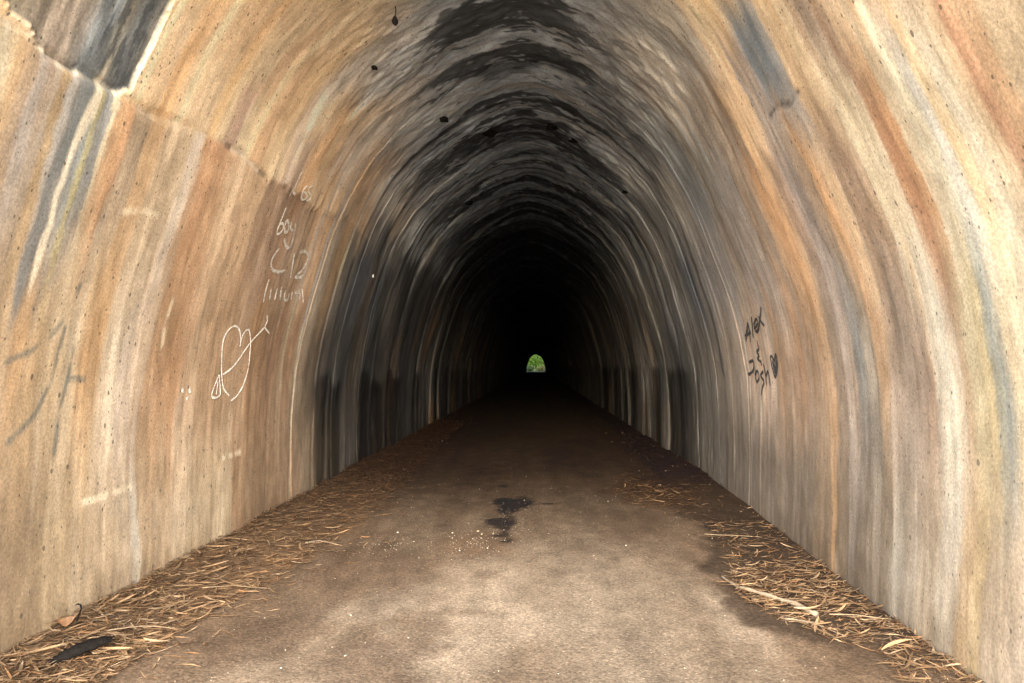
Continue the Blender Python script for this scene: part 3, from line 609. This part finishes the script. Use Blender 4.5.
road_me = grid_mesh('road', np.stack([RX, RY, road_height(RX, RY)], -1), road_colour(RX, RY))
road = tag(link('road', road_me, M_ROAD), kind='structure')

gx = np.r_[-1500, -200, -60, -20, -6, 6, 20, 60, 200, 1500].astype(float)
gy = np.r_[-1500, -200, -60, -20, -5, 2, 50, 120, 180, 204, 215, 240, 300, 500, 1700].astype(float)
GX, GY = np.meshgrid(gx, gy)
ground = tag(link('ground', grid_mesh('ground', np.stack([GX, GY, np.full(GX.shape, -.10)], -1)), M_EARTH), kind='structure')

vx, vy = np.meshgrid(np.linspace(-45, 45, 10), np.linspace(205.6, 252, 8))
tag(link('clearing', grid_mesh('clearing', np.stack([vx, vy, np.full(vx.shape, -.045)], -1)), M_VERGE), kind='structure')

# hill that the tunnel runs through: top surface, end faces beside and above the headwalls
hx = np.linspace(-90, 90, 61); hy = np.linspace(Y_MOUTH + .25, Y_EXIT - .25, 50)
HX, HY = np.meshgrid(hx, hy)
edge = np.minimum(HY - hy[0], hy[-1] - HY)
HZ = (7 + 22 * sst(0, 60, edge)) * sst(92, 25, np.abs(HX)) + 1.5 * (fbm(HX * .08, HY * .08, 330, 4) - .5) * sst(0, 15, edge) - .2
hv = [tuple(p) for p in np.stack([HX, HY, HZ], -1).reshape(-1, 3)]
nh = len(hx)
hf = [(r * nh + c, r * nh + c + 1, (r + 1) * nh + c + 1, (r + 1) * nh + c) for r in range(len(hy) - 1) for c in range(nh - 1)]
for r in (0, len(hy) - 1):
    for c in range(nh - 1):
        lo = 5.6 if (abs(hx[c]) < 4.6 and abs(hx[c + 1]) < 4.6) else -.3
        b0 = len(hv); hv += [(hx[c], hy[r], lo), (hx[c + 1], hy[r], lo)]
        hf.append((r * nh + c, b0, b0 + 1, r * nh + c + 1))
hill = tag(link('hill', mesh('hill', hv, hf), M_HILL), kind='structure')

bx_ = np.linspace(-160, 160, 41); by_ = np.linspace(248, 420, 24)
BX, BY = np.meshgrid(bx_, by_)
BZ = -.3 + 46 * sst(248, 330, BY) + 5 * (fbm(BX * .05, BY * .05, 340, 4) - .5) * sst(248, 270, BY)
tag(link('hillside', grid_mesh('hillside', np.stack([BX, BY, BZ], -1)), M_HILL), kind='structure')

# ------------------------------------------------------------------ tunnel lining
tunnel = tag(empty('tunnel', (XC, Y_MOUTH, 0)),
             'long arched concrete tunnel with ochre streaked walls and sooty black vault', 'tunnel')
def part(name, me, mat, parent=None):
    o = link(name, me, mat, parent or tunnel)
    if parent is None: o.matrix_parent_inverse = TINV
    return o
from mathutils import Matrix
TINV = Matrix.Translation((-XC, -Y_MOUTH, 0))

ys = np.r_[np.linspace(Y_MOUTH, 2.4, 10), np.arange(2.5, 11.5, .012), np.arange(11.5, 22, .035), np.geomspace(22, Y_EXIT, 150)]
U_JL, U_JR = u_of(2.93, -1), u_of(3.15, 1)
for name, u0, u1, n, lab in (('side_wall', U_D[0], U_JL, 150, 'ochre and cream streaked concrete wall with chalk drawings'),
                             ('vault', U_JL, U_JR, 270, 'arched vault stained black with soot towards the crown'),
                             ('side_wall', U_JR, U_D[-1], 156, 'tan and cream banded concrete wall with black handwriting')):
    uu = np.linspace(u0, u1, n)
    UU, YY = np.meshgrid(uu, ys)
    P = wall_point(YY, UU)
    if name == 'side_wall': P[..., 2] -= .14 * np.clip(1 - z_of(UU) / .12, 0, 1)     # foot runs below the road
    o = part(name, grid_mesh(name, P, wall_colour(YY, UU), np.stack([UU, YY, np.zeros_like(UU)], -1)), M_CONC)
    o['label'] = lab

# back of the lining, inside the hill
uo = np.linspace(U_D[0], U_D[-1], 40); yo = np.linspace(Y_MOUTH + .05, Y_EXIT - .05, 30)
UO, YO = np.meshgrid(uo, yo)
xo, zo = base_surface(YO, UO)
part('outer_lining', grid_mesh('outer_lining', np.stack([XC + (xo - XC) * 1.2, YO, zo * 1.1 - .1], -1)), M_ROCKBACK)

def headwall(yf, yb):
    n = 41
    ua = np.linspace(U_D[0], U_D[-1], n)
    Yv = np.full(n, min(max((yf + yb) / 2, Y_MOUTH), Y_EXIT))
    xa, za = base_surface(Yv, ua)
    xa, za = XC + (xa - XC) * 1.012, np.where(za < .05, -.12, za * 1.008)
    ox = np.clip((xa - XC) * 3.2, -5.4, 5.4) + XC
    oz = np.where(np.abs(xa - XC) > 2.0, np.clip(za * 2.6, -.12, 6.4), 6.4); oz[0] = oz[-1] = -.12
    v, f = [], []
    for y in (yf, yb):
        v += [(a, y, b) for a, b in zip(xa, za)] + [(a, y, b) for a, b in zip(ox, oz)]
    for k in (0, 2 * n):
        f += [(k + i, k + i + 1, k + n + i + 1, k + n + i) for i in range(n - 1)]
    f += [(i, i + 1, 2 * n + i + 1, 2 * n + i) for i in range(n - 1)]
    f += [(n + i, n + i + 1, 3 * n + i + 1, 3 * n + i) for i in range(n - 1)]
    return mesh('headwall', v, f, False)
part('headwall', headwall(Y_MOUTH - .12, Y_MOUTH + .45), M_HEAD)
part('headwall', headwall(Y_EXIT + .12, Y_EXIT - .45), M_HEAD)

# ------------------------------------------------------------------ drawings and writing on the walls
def resample(p, step):
    p = np.array(p, float)
    # Catmull-Rom through the points
    q = np.vstack([2 * p[0] - p[1], p, 2 * p[-1] - p[-2]])
    out = []
    for i in range(1, len(q) - 2):
        m = max(3, int(np.hypot(*(q[i + 1] - q[i])) / step))
        for t in np.linspace(0, 1, m, endpoint=False):
            out.append(.5 * ((2 * q[i]) + (-q[i - 1] + q[i + 1]) * t + (2 * q[i - 1] - 5 * q[i] + 4 * q[i + 1] - q[i + 2]) * t * t + (-q[i - 1] + 3 * q[i] - 3 * q[i + 1] + q[i + 2]) * t ** 3))
    out.append(p[-1])
    return np.array(out)

def stroke(parent, pts, side, width, mat, seed):
    p = resample(pts, .02)
    Y, u = p[:, 0], u_of(p[:, 1], side)
    a = np.stack([Y, u], -1)
    t = np.gradient(a, axis=0); t /= np.linalg.norm(t, axis=1)[:, None] + 1e-9
    nrm = np.stack([-t[:, 1], t[:, 0]], -1)
    w = width * (.75 + .5 * vn(np.arange(len(p)) * .35, np.zeros(len(p)), seed))
    w[0] *= .6; w[-1] *= .5
    L, R = a + nrm * w[:, None], a - nrm * w[:, None]
    V = []
    for e, lift in ((L, .006), (a, .009), (R, .006)):
        V.append(wall_point(e[:, 0], e[:, 1], lift))
    P = np.stack(V, 1)
    me = grid_mesh('stroke', P)
    return part('stroke', me, mat, parent)

def drawing(name, label, strokes, side, width, mat, faint_from=None):
    e = part_empty(name); e['label'] = label
    for i, s in enumerate(strokes):
        stroke(e, s, side, width if faint_from is None or i < faint_from else width * 1.35, mat if faint_from is None or i < faint_from else M_CHALK_FAINT, 500 + i)
def part_empty(name):
    o = empty(name); o.parent = tunnel; o.matrix_parent_inverse = TINV
    return o
drawing('chalk_writing', 'rows of rubbed white chalk handwriting under the wall joint', LETTERING_WHITE, -1, .0125, M_CHALK, 6)
drawing('chalk_heart', 'white chalk heart pierced by an arrow', HEART, -1, .0092, M_CHALK)
drawing('chalk_dashes', 'three short white chalk dashes', DASHES, -1, .016, M_CHALK)
drawing('marker_writing', 'black handwritten names with a small filled heart', LETTERING_BLACK, 1, .0165, M_MARKER)

fl = wall_point(10.086, u_of(2.759, -1), .012)  # small white disc, a bright glint on the wall put into its colour
bmv = [(0.0, 0.0, 0.0)] + [(0, .022 * math.cos(a), .022 * math.sin(a)) for a in np.linspace(0, 2 * math.pi, 9)[:-1]] + [(-.014, .022 * math.cos(a), .022 * math.sin(a)) for a in np.linspace(0, 2 * math.pi, 9)[:-1]]
bmf = [(0, 1 + i, 1 + (i + 1) % 8) for i in range(8)] + [(1 + i, 9 + i, 9 + (i + 1) % 8, 1 + (i + 1) % 8) for i in range(8)]
o = part('glint_disc', mesh('glint_disc', [(x + fl[0], y + fl[1], z + fl[2]) for x, y, z in bmv], bmf, False), M_FLECK)
o['label'] = 'tiny white dot on the dark wall'

# ------------------------------------------------------------------ dark clumps and a hanging drip under the vault
def lump(seed, r, squash=(1, 1, 1)):
    import bmesh
    bm = bmesh.new(); bmesh.ops.create_icosphere(bm, subdivisions=3, radius=1)
    rs = random.Random(seed)
    ph = [rs.uniform(0, 6) for _ in range(6)]
    for v in bm.verts:
        c = v.co
        k = 1 + .25 * math.sin(3 * c.x + ph[0]) * math.sin(2.5 * c.y + ph[1]) + .18 * math.sin(6 * c.z + ph[2] + 2 * c.x) + .1 * math.sin(9 * c.y + ph[3])
        v.co = Vector((c.x * squash[0], c.y * squash[1], c.z * squash[2])) * k * r
    me = bpy.data.meshes.new('clump'); bm.to_mesh(me); bm.free()
    me.polygons.foreach_set('use_smooth', [True] * len(me.polygons))
    return me
CLUMPS = [((-1.106, 8.562, 4.428), .075, 'dark mud clump high on the vault, furthest left of the row'),
          ((-.626, 9.903, 4.687), .10, 'large dark mud clump left of the crown line'),
          ((.225, 9.833, 4.737), .085, 'dark mud clump just right of the crown line'),
          ((.50, 10.005, 4.598), .07, 'small dark mud clump right of the crown, lower than its neighbour'),
          ((-1.199, 12.68, 4.362), .095, 'dark mud clump deeper in on the left shoulder of the vault'),
          ((1.288, 10.723, 4.034), .055, 'small dark mud clump on the right shoulder of the vault'),
          ((-1.448, 6.479, 4.165), .04, 'small brown-black clump on the ochre left shoulder of the vault')]
for i, (p, r, lab) in enumerate(CLUMPS):
    u = u_of(min(p[2], 4.815), -1 if p[0] < XC else 1)
    w = wall_point(p[1], u, r * .25)
    o = link('mud_clump', lump(i, r * .65, (1.3, 1.5, .5)), M_CLUMP); o.location = tuple(w)
    tag(o, lab, 'clump', 'dark clumps clinging to the vault')
# drip: a thread with a bulb
sec = [(0, .006), (.05, .004), (.09, .005), (.10, .014), (.125, .026), (.15, .024), (.168, .008), (.172, .001)]
v, f = [], []
for d, r in sec:
    v += [(r * math.cos(a) + .004 * math.sin(d * 40), r * math.sin(a), -d) for a in np.linspace(0, 2 * math.pi, 9)[:-1]]
for k in range(len(sec) - 1):
    f += [(k * 8 + i, k * 8 + (i + 1) % 8, (k + 1) * 8 + (i + 1) % 8, (k + 1) * 8 + i) for i in range(8)]
o = link('hanging_drip', mesh('hanging_drip', v, f), M_CLUMP)
o.location = tuple(wall_point(5.84, u_of(4.41, -1), -.01))
tag(o, 'little dark bulb hanging on a thread from the vault at the top edge', 'drip')

# ------------------------------------------------------------------ litter
STRAW = [tuple(np.array(c) * np.array([.72, .655, .61])) for c in [(.30, .205, .115), (.25, .165, .088), (.20, .125, .065), (.37, .275, .175), (.15, .09, .045), (.24, .135, .062), (.09, .055, .032)]]

def leaf_geo(L, W, bend, twist, curl, seg=5):
    t = np.linspace(0, 1, seg)
    w = W * np.clip(np.sin(np.pi * np.clip(t * .92 + .06, 0, 1)) ** .7, .06, 1)
    x = (t - .5) * L
    yb = bend * L * (t - .5) ** 2 * 2
    zc = curl * L * ((t - .5) ** 2 * 2)
    a = twist * (t - .5)
    V = []
    for s, up in ((-1, .22), (0, 0), (1, .22)):
        V.append(np.stack([x, yb + s * w * np.cos(a), zc + up * w + s * w * np.sin(a)], -1))
    V = np.stack(V, 1).reshape(-1, 3)
    F = []
    for i in range(seg - 1):
        for j in range(2):
            F.append((i * 3 + j, i * 3 + j + 1, i * 3 + j + 4, i * 3 + j + 3))
    return V, np.array(F)

def rnd_leaf(rs, big=1.):
    L = rs.uniform(.025, .17) * big
    return leaf_geo(L, rs.uniform(.0024, .006) * (1 + .4 * (big - 1)), rs.uniform(-.18, .18), rs.uniform(-1.2, 1.2), rs.uniform(-.12, .3), 4 if big <= 1 else 6)

def pick_spot(rs, where):
    if where == 'left':
        Y = 3.1 + 17 * rs.random() ** 1.7
        t = rs.random() ** 1.25 * (1.0 if rs.random() < .9 else 1.45) + rs.gauss(0, .04)
        return wall_x(Y, -1) + max(.01, t) * litter_width_left(Y), Y
    r = rs.random()
    if r < .20:
        Y = rs.uniform(3.2, 4.4); x = wall_x(Y, 1) - rs.random() ** 1.2 * litter_width_right(Y)
    elif r < .56:
        Y = rs.gauss(4.95, .36); x = wall_x(Y, 1) - .02 - rs.random() ** .9 * litter_width_right(Y)
    elif r < .70:
        Y = rs.uniform(5.5, 7.2); x = wall_x(Y, 1) - rs.random() * litter_width_right(Y)
    elif r < .87:
        Y = rs.gauss(8.9, .62); x = rs.gauss(1.38, .24)
    else:
        Y = rs.uniform(6.8, 17); x = wall_x(Y, 1) - rs.random() ** 1.6 * .7
    return x, Y

def leaf_matrix(rs, x, Y, z):
    az = rs.gauss(.35, .75) if rs.random() < .75 else rs.uniform(0, math.pi)
    pit, rol = rs.gauss(0, .06), rs.gauss(0, .22)
    return Matrix.Translation((x, Y, z)) @ Matrix.Rotation(az, 4, 'Z') @ Matrix.Rotation(pit, 4, 'Y') @ Matrix.Rotation(rol, 4, 'X')

def scatter(name, where, n, seed, label, cat):
    rs = random.Random(seed)
    VV, FF, CC, base = [], [], [], 0
    spots = [pick_spot(rs, where) for _ in range(n)]
    hs = road_height(np.array([s[0] for s in spots]), np.array([s[1] for s in spots]))
    for (x, Y), h in zip(spots, hs):
        V, F = rnd_leaf(rs)
        Mx = np.array(leaf_matrix(rs, x, Y, float(h) + .004 + .03 * rs.random() ** 2))
        V = V @ Mx[:3, :3].T + Mx[:3, 3]
        V[:, 2] = np.maximum(V[:, 2], float(h) + .002)
        c = np.array(STRAW[min(6, int(rs.random() ** 1.1 * 7))]) * rs.uniform(.7, 1.15)
        c = c * (np.array([1, 1, 1]) + (np.array([.26, .185, .13]) - 1) * min(1, max(0, (Y - 4.6) / 6)))  # leaves further in get a darker colour, imitating the weaker light there
        VV.append(V); FF.append(F + base); CC.append(np.tile(c, (len(V), 1))); base += len(V)
    me = mesh(name, np.vstack(VV), np.vstack(FF).tolist(), True, np.vstack(CC))
    return tag(link(name, me, M_LEAF), label, cat, kind='stuff')

scatter('leaf_litter', 'left', 15000, 21, 'thick bank of straw-coloured leaf litter along the foot of the left wall', 'leaf litter')
scatter('leaf_litter', 'right', 2900, 22, 'thin scattered leaf litter along the foot of the right wall', 'leaf litter')

rs = random.Random(5)
variants = []
for i in range(12):
    V, F = leaf_geo(rs.uniform(.13, .27), rs.uniform(.0045, .0095), rs.uniform(-.12, .12), rs.uniform(-1.0, 1.0), rs.uniform(-.05, .22), 7)
    V = V - np.array([0, 0, V[:, 2].min()])
    c = np.array(STRAW[i % 5]) * rs.uniform(.8, 1.05)
    variants.append(mesh('dry_leaf', V, F.tolist(), True, np.tile(c, (len(V), 1))))
    variants[-1].materials.append(M_LEAF_ONE)
def put_leaf(x, Y, label, group):
    o = bpy.data.objects.new('dry_leaf', rs.choice(variants)); COL.objects.link(o)
    h = float(road_height(np.array([x]), np.array([Y]))[0])
    o.matrix_world = leaf_matrix(rs, x, Y, h + .016 + .022 * rs.random())
    tag(o, label, 'leaf', group)
for _ in range(165):
    Y = 3.25 + 3.6 * rs.random() ** 1.3
    put_leaf(wall_x(Y, -1) + .03 + rs.random() ** 1.1 * litter_width_left(Y) * .98, Y,
             'long dry straw-coloured leaf lying in the litter along the left wall', 'dry leaves by the left wall')
for _ in range(95):
    while True:
        x, Y = pick_spot(rs, 'right')
        if 3.2 < Y < 6.6 and x < wall_x(Y, 1) - .03: break
    put_leaf(x, Y, 'long dry straw-coloured leaf lying in the litter along the right wall', 'dry leaves by the right wall')
for _ in range(24):
    put_leaf(rs.gauss(1.4, .17), rs.gauss(8.9, .42), 'rust-brown leaf in the separate patch of litter out from the right wall', 'dry leaves in the patch on the road')

def stick(name, pts, r0, r1, mat, label, cat, group=None, flat=1.):
    p = np.array(pts, float)
    q = resample(p[:, :2], .05)
    t = np.linspace(0, 1, len(q))
    zz = np.interp(t, np.linspace(0, 1, len(p)), p[:, 2]) + road_height(q[:, 0], q[:, 1])
    v, f = [], []
    tg = np.gradient(q, axis=0); tg /= np.linalg.norm(tg, axis=1)[:, None]
    for i in range(len(q)):
        r = r0 + (r1 - r0) * t[i]; r *= 1 + .18 * math.sin(i * 1.9)
        for a in np.linspace(0, 2 * math.pi, 8)[:-1]:
            s = math.cos(a) * r
            v.append((q[i, 0] - tg[i, 1] * s, q[i, 1] + tg[i, 0] * s, zz[i] + r * flat * (1 + math.sin(a))))
    for i in range(len(q) - 1):
        f += [(i * 7 + k, i * 7 + (k + 1) % 7, (i + 1) * 7 + (k + 1) % 7, (i + 1) * 7 + k) for k in range(7)]
    f += [tuple(range(6, -1, -1)), tuple(range((len(q) - 1) * 7, len(q) * 7))]
    return tag(link(name, mesh(name, v, f), mat), label, cat, group)
G = 'sticks and reeds on the road'
stick('dry_stick', [(1.31, 5.38, .004), (1.36, 5.07, .01), (1.49, 4.84, .02), (1.6, 4.68, .015), (1.66, 4.5, .006)], .007, .016, M_STICK, 'thick curved bleached stick lying beside the right wall litter', 'stick', G)
stick('dry_stick', [(1.45, 4.5, .004), (1.58, 4.42, .01), (1.71, 4.2, .004)], .006, .003, M_STICK, 'thin forked-looking twig in front of the thick curved stick', 'stick', G)
stick('dry_reed', [(1.72, 4.47, .03), (1.86, 4.42, .035), (2.02, 4.34, .03)], .010, .006, M_REED, 'broad pale reed blade reaching the right wall', 'reed', G, .3)
stick('dry_stick', [(-1.92, 6.15, .02), (-1.84, 6.29, .015), (-1.66, 6.22, .004)], .007, .003, M_STICK, 'pale bent twig poking out of the left litter onto the road', 'stick', G)
stick('dry_reed', [(1.5, 6.72, .004), (1.72, 6.62, .012), (1.95, 6.52, .01)], .009, .005, M_REED, 'straight pale reed pointing at the right wall, furthest in', 'reed', G, .35)
stick('dry_reed', [(1.42, 5.55, .006), (1.62, 5.2, .02), (1.86, 4.86, .02)], .008, .004, M_REED, 'long straw reed lying diagonally across the right litter', 'reed', G, .35)
stick('dry_reed', [(-2.35, 4.02, .03), (-2.2, 4.12, .04), (-1.98, 4.2, .01)], .009, .005, M_REED, 'pale reed blade behind the black bark on the left litter', 'reed', G, .3)
stick('dry_reed', [(-2.2, 4.85, .03), (-2.02, 4.95, .03), (-1.8, 5.0, .004)], .009, .004, M_REED, 'pale reed blade at the edge of the left litter bank', 'reed', G, .3)

# black curled bark
n, m = 16, 9
v, f = [], []
for side_r in (1, .78):
    for i in range(n):
        t = i / (n - 1)
        r = .040 * (math.sin(math.pi * min(1, .12 + t * .8)) ** .8) * (1 + .12 * math.sin(i * 2.1))
        for j in range(m):
            a = math.radians(-35 + 250 * j / (m - 1)) + .3 * math.sin(3 * t)
            v.append(((t - .5) * .30 + .01 * math.sin(j), r * side_r * math.cos(a) * 1.1, .028 + .018 * math.sin(2.5 * t) + r * side_r * math.sin(a) * .62))
for k in (0, n * m):
    f += [(k + i * m + j, k + i * m + j + 1, k + (i + 1) * m + j + 1, k + (i + 1) * m + j) for i in range(n - 1) for j in range(m - 1)]
o = link('bark_piece', mesh('bark_piece', v, f), M_BLACKBARK)
o.location = (-2.30, 3.72, float(road_height(np.array([-2.3]), np.array([3.72]))[0]) + .012)
o.rotation_euler = (.1, -.12, math.radians(48))
tag(o, 'black curled piece of bark lying on the litter in the near left corner', 'bark')

# upright rusty leaf with a hooked stalk
V, F = leaf_geo(.10, .02, .3, 1.8, .35, 9)
V = V[:, [2, 0, 1]] * np.array([1, 1, 1]); 
V = np.stack([V[:, 1], V[:, 0] * 1.2, V[:, 2] * 1.3 + .045], -1)
root = empty('curled_leaf', (-2.56, 3.98, float(road_height(np.array([-2.56]), np.array([3.98]))[0]) + .012))
root.rotation_euler = (.25, 0, .35)
link('blade', mesh('blade', V, F.tolist()), M_RUST, root)
sv, sf = [], []
path = [(.06, 0, .05, .006), (.075, 0, .09, .005), (.085, 0, .12, .004), (.083, 0, .142, .005), (.07, 0, .15, .007), (.06, 0, .143, .004)]
for x, y, z, r in path:
    sv += [(x + r * math.cos(a), y + r * math.sin(a), z) for a in np.linspace(0, 2 * math.pi, 7)[:-1]]
for k in range(len(path) - 1):
    sf += [(k * 6 + i, k * 6 + (i + 1) % 6, (k + 1) * 6 + (i + 1) % 6, (k + 1) * 6 + i) for i in range(6)]
link('stalk', mesh('stalk', sv, sf), M_BLACKBARK, root)
tag(root, 'rust-orange curled dead leaf with a dark hooked stalk against the left wall', 'leaf')

# stone chips on the road
rs = random.Random(9)
VV, FF, CC, base = [], [], [], 0
OCT = np.array([(1, 0, 0), (-1, 0, 0), (0, 1, 0), (0, -1, 0), (0, 0, 1), (0, 0, -1)], float)
OF = np.array([(0, 2, 4), (2, 1, 4), (1, 3, 4), (3, 0, 4), (2, 0, 5), (1, 2, 5), (3, 1, 5), (0, 3, 5)])
for i in range(1150):
    if i < 200: x, Y = rs.gauss(-.54, .16), rs.gauss(6.35, .26)
    elif i < 340: x, Y = rs.gauss(-1.25, .2), rs.gauss(6.3, .2)
    elif i < 420: x, Y = rs.uniform(-.4, -.05), rs.uniform(6.6, 8.6)
    elif i < 560: x, Y = (wall_x(12, -1) + rs.random() * .9, rs.uniform(9, 22)) if rs.random() < .5 else (wall_x(12, 1) - rs.random() * .9, rs.uniform(9, 22))
    else: x, Y = rs.uniform(-1.9, 1.7), 3.2 + 9 * rs.random() ** 1.5
    s = rs.uniform(.002, .0048) * (2.4 if rs.random() < .05 else 1)
    if 420 <= i < 560: s *= 2.6
    Mx = np.array((Matrix.Rotation(rs.uniform(0, 6), 3, 'Z') @ Matrix.Rotation(rs.uniform(-.6, .6), 3, 'X')))
    V = (OCT * np.array([s * rs.uniform(.8, 1.6), s, s * .6])) @ Mx.T
    VV.append(V + np.array([x, Y, float(road_height(np.array([x]), np.array([Y]))[0]) + s * .3])); FF.append(OF + base); base += 6
    g = rs.choice([(.22, .18, .13), (.18, .14, .1), (.27, .24, .19), (.1, .075, .05), (.04, .03, .022)])
    if Y > 9: g = tuple(c * .6 for c in g)
    CC.append(np.tile(g, (6, 1)))
tag(link('gravel', mesh('gravel', np.vstack(VV), np.vstack(FF).tolist(), False, np.vstack(CC)), M_GRAVEL),
    'small pale stone chips scattered over the road surface', 'gravel', kind='stuff')

# ------------------------------------------------------------------ greenery beyond the far end
def tree(name, loc, h, rx, rz, n, tint, label, seed, cat='tree', leaf=.2):
    rs_ = np.random.default_rng(seed)
    root = empty(name, loc)
    # trunk with three limbs
    v, f = [], []
    def limb(a, b, r0, r1):
        k0 = len(v); a, b = np.array(a), np.array(b)
        for t in (0, .35, .7, 1):
            p = a + (b - a) * t + np.array([math.sin(t * 5 + seed), math.cos(t * 4 + seed), 0]) * .08 * h * .2
            r = r0 + (r1 - r0) * t
            for q in np.linspace(0, 2 * math.pi, 8)[:-1]: v.append((p[0] + r * math.cos(q), p[1] + r * math.sin(q), p[2]))
        for i in range(3):
            f.extend([(k0 + i * 7 + j, k0 + i * 7 + (j + 1) % 7, k0 + (i + 1) * 7 + (j + 1) % 7, k0 + (i + 1) * 7 + j) for j in range(7)])
    limb((0, 0, -.15), (0, 0, h * .6), .035 * h, .02 * h)
    for k in range(4):
        a = k * 1.7 + seed
        limb((0, 0, h * (.3 + .07 * k)), (rx * .6 * math.cos(a), rx * .6 * math.sin(a), h * (.6 + .08 * k)), .016 * h, .006 * h)
    link('trunk', mesh('trunk', v, f), M_TRUNK, root)
    cl = rs_.normal(0, 1, (26, 3)); cl /= np.linalg.norm(cl, axis=1)[:, None]
    cl *= rs_.uniform(.35, 1, (26, 1))
    cl = cl * np.array([rx, rx, rz]) + np.array([0, 0, h - rz])
    c = cl[rs_.integers(0, 26, n)] + rs_.normal(0, .16, (n, 3)) * np.array([rx, rx, rz])
    c[:, 2] = np.maximum(c[:, 2], .05)
    d1 = rs_.normal(0, 1, (n, 3)); d1 /= np.linalg.norm(d1, axis=1)[:, None]
    d2 = np.cross(d1, rs_.normal(0, 1, (n, 3))); d2 /= np.linalg.norm(d2, axis=1)[:, None]
    s = rs_.uniform(.6, 1.2, (n, 1)) * leaf
    V = np.stack([c - d1 * s, c + d2 * s * .4, c + d1 * s, c - d2 * s * .4], 1).reshape(-1, 3)
    F = np.arange(4 * n).reshape(n, 4).tolist()
    colr = np.repeat(np.array(tint) * rs_.uniform(.5, 1.5, (n, 1)), 4, axis=0)
    link('crown', mesh('crown', V, F, False, colr), M_FOLIAGE, root)
    tag(root, label, cat, 'greenery beyond the far end of the tunnel')
tree('leafy_tree', (-.6, 224, -.1), 7.5, 2.6, 3.4, 3400, (.052, .10, .005), 'bright green leafy tree framed by the far tunnel opening', 1, leaf=.26)
tree('leafy_tree', (3.2, 228, -.1), 6.5, 2.8, 3.0, 3200, (.075, .098, .008), 'yellow-green tree at the right of the far tunnel opening', 2, leaf=.26)
tree('leafy_tree', (-4.2, 227, -.1), 7.0, 2.8, 3.2, 3200, (.024, .05, .009), 'darker green tree at the left of the far tunnel opening', 3, leaf=.26)
tree('shrub', (-2.0, 216, -.1), 2.0, 1.4, 1.0, 1800, (.05, .075, .012), 'low green shrub on the left beyond the far opening', 4, 'shrub', .14)
tree('shrub', (1.9, 217, -.1), 1.8, 1.5, .9, 1800, (.10, .088, .024), 'dry yellowish shrub on the right beyond the far opening', 5, 'shrub', .14)
tree('leafy_tree', (.8, 238, -.1), 12, 6.0, 6.0, 6000, (.05, .095, .007), 'tall green tree behind the others beyond the far opening', 6, leaf=.5)
tree('leafy_tree', (-7.5, 244, -.1), 12, 6.0, 6.0, 5000, (.012, .028, .008), 'dark green tree furthest left behind the far opening', 7, leaf=.5)
tree('leafy_tree', (8.5, 246, -.1), 12, 6.0, 6.0, 5000, (.016, .032, .008), 'green tree furthest right behind the far opening', 8, leaf=.5)
rs_ = np.random.default_rng(3)
n = 4000
gx_, gy_ = rs_.uniform(-7, 7, n), rs_.uniform(211, 232, n)
hh = rs_.uniform(.15, .5, n); aa = rs_.uniform(0, 6.28, n); lean = rs_.normal(0, .12, (n, 2))
V = np.stack([np.stack([gx_ - .02 * np.cos(aa), gy_ - .02 * np.sin(aa), np.full(n, -.1)], -1),
              np.stack([gx_ + .02 * np.cos(aa), gy_ + .02 * np.sin(aa), np.full(n, -.1)], -1),
              np.stack([gx_ + lean[:, 0], gy_ + lean[:, 1], hh], -1)], 1).reshape(-1, 3)
gc = np.repeat(np.array([.06, .058, .018]) * rs_.uniform(.6, 1.4, (n, 1)), 3, axis=0)
tag(link('grass', mesh('grass', V, np.arange(3 * n).reshape(n, 3).tolist(), False, gc), M_GRASS),
    'dry yellow-green grass beyond the far end of the tunnel', 'grass', kind='stuff')
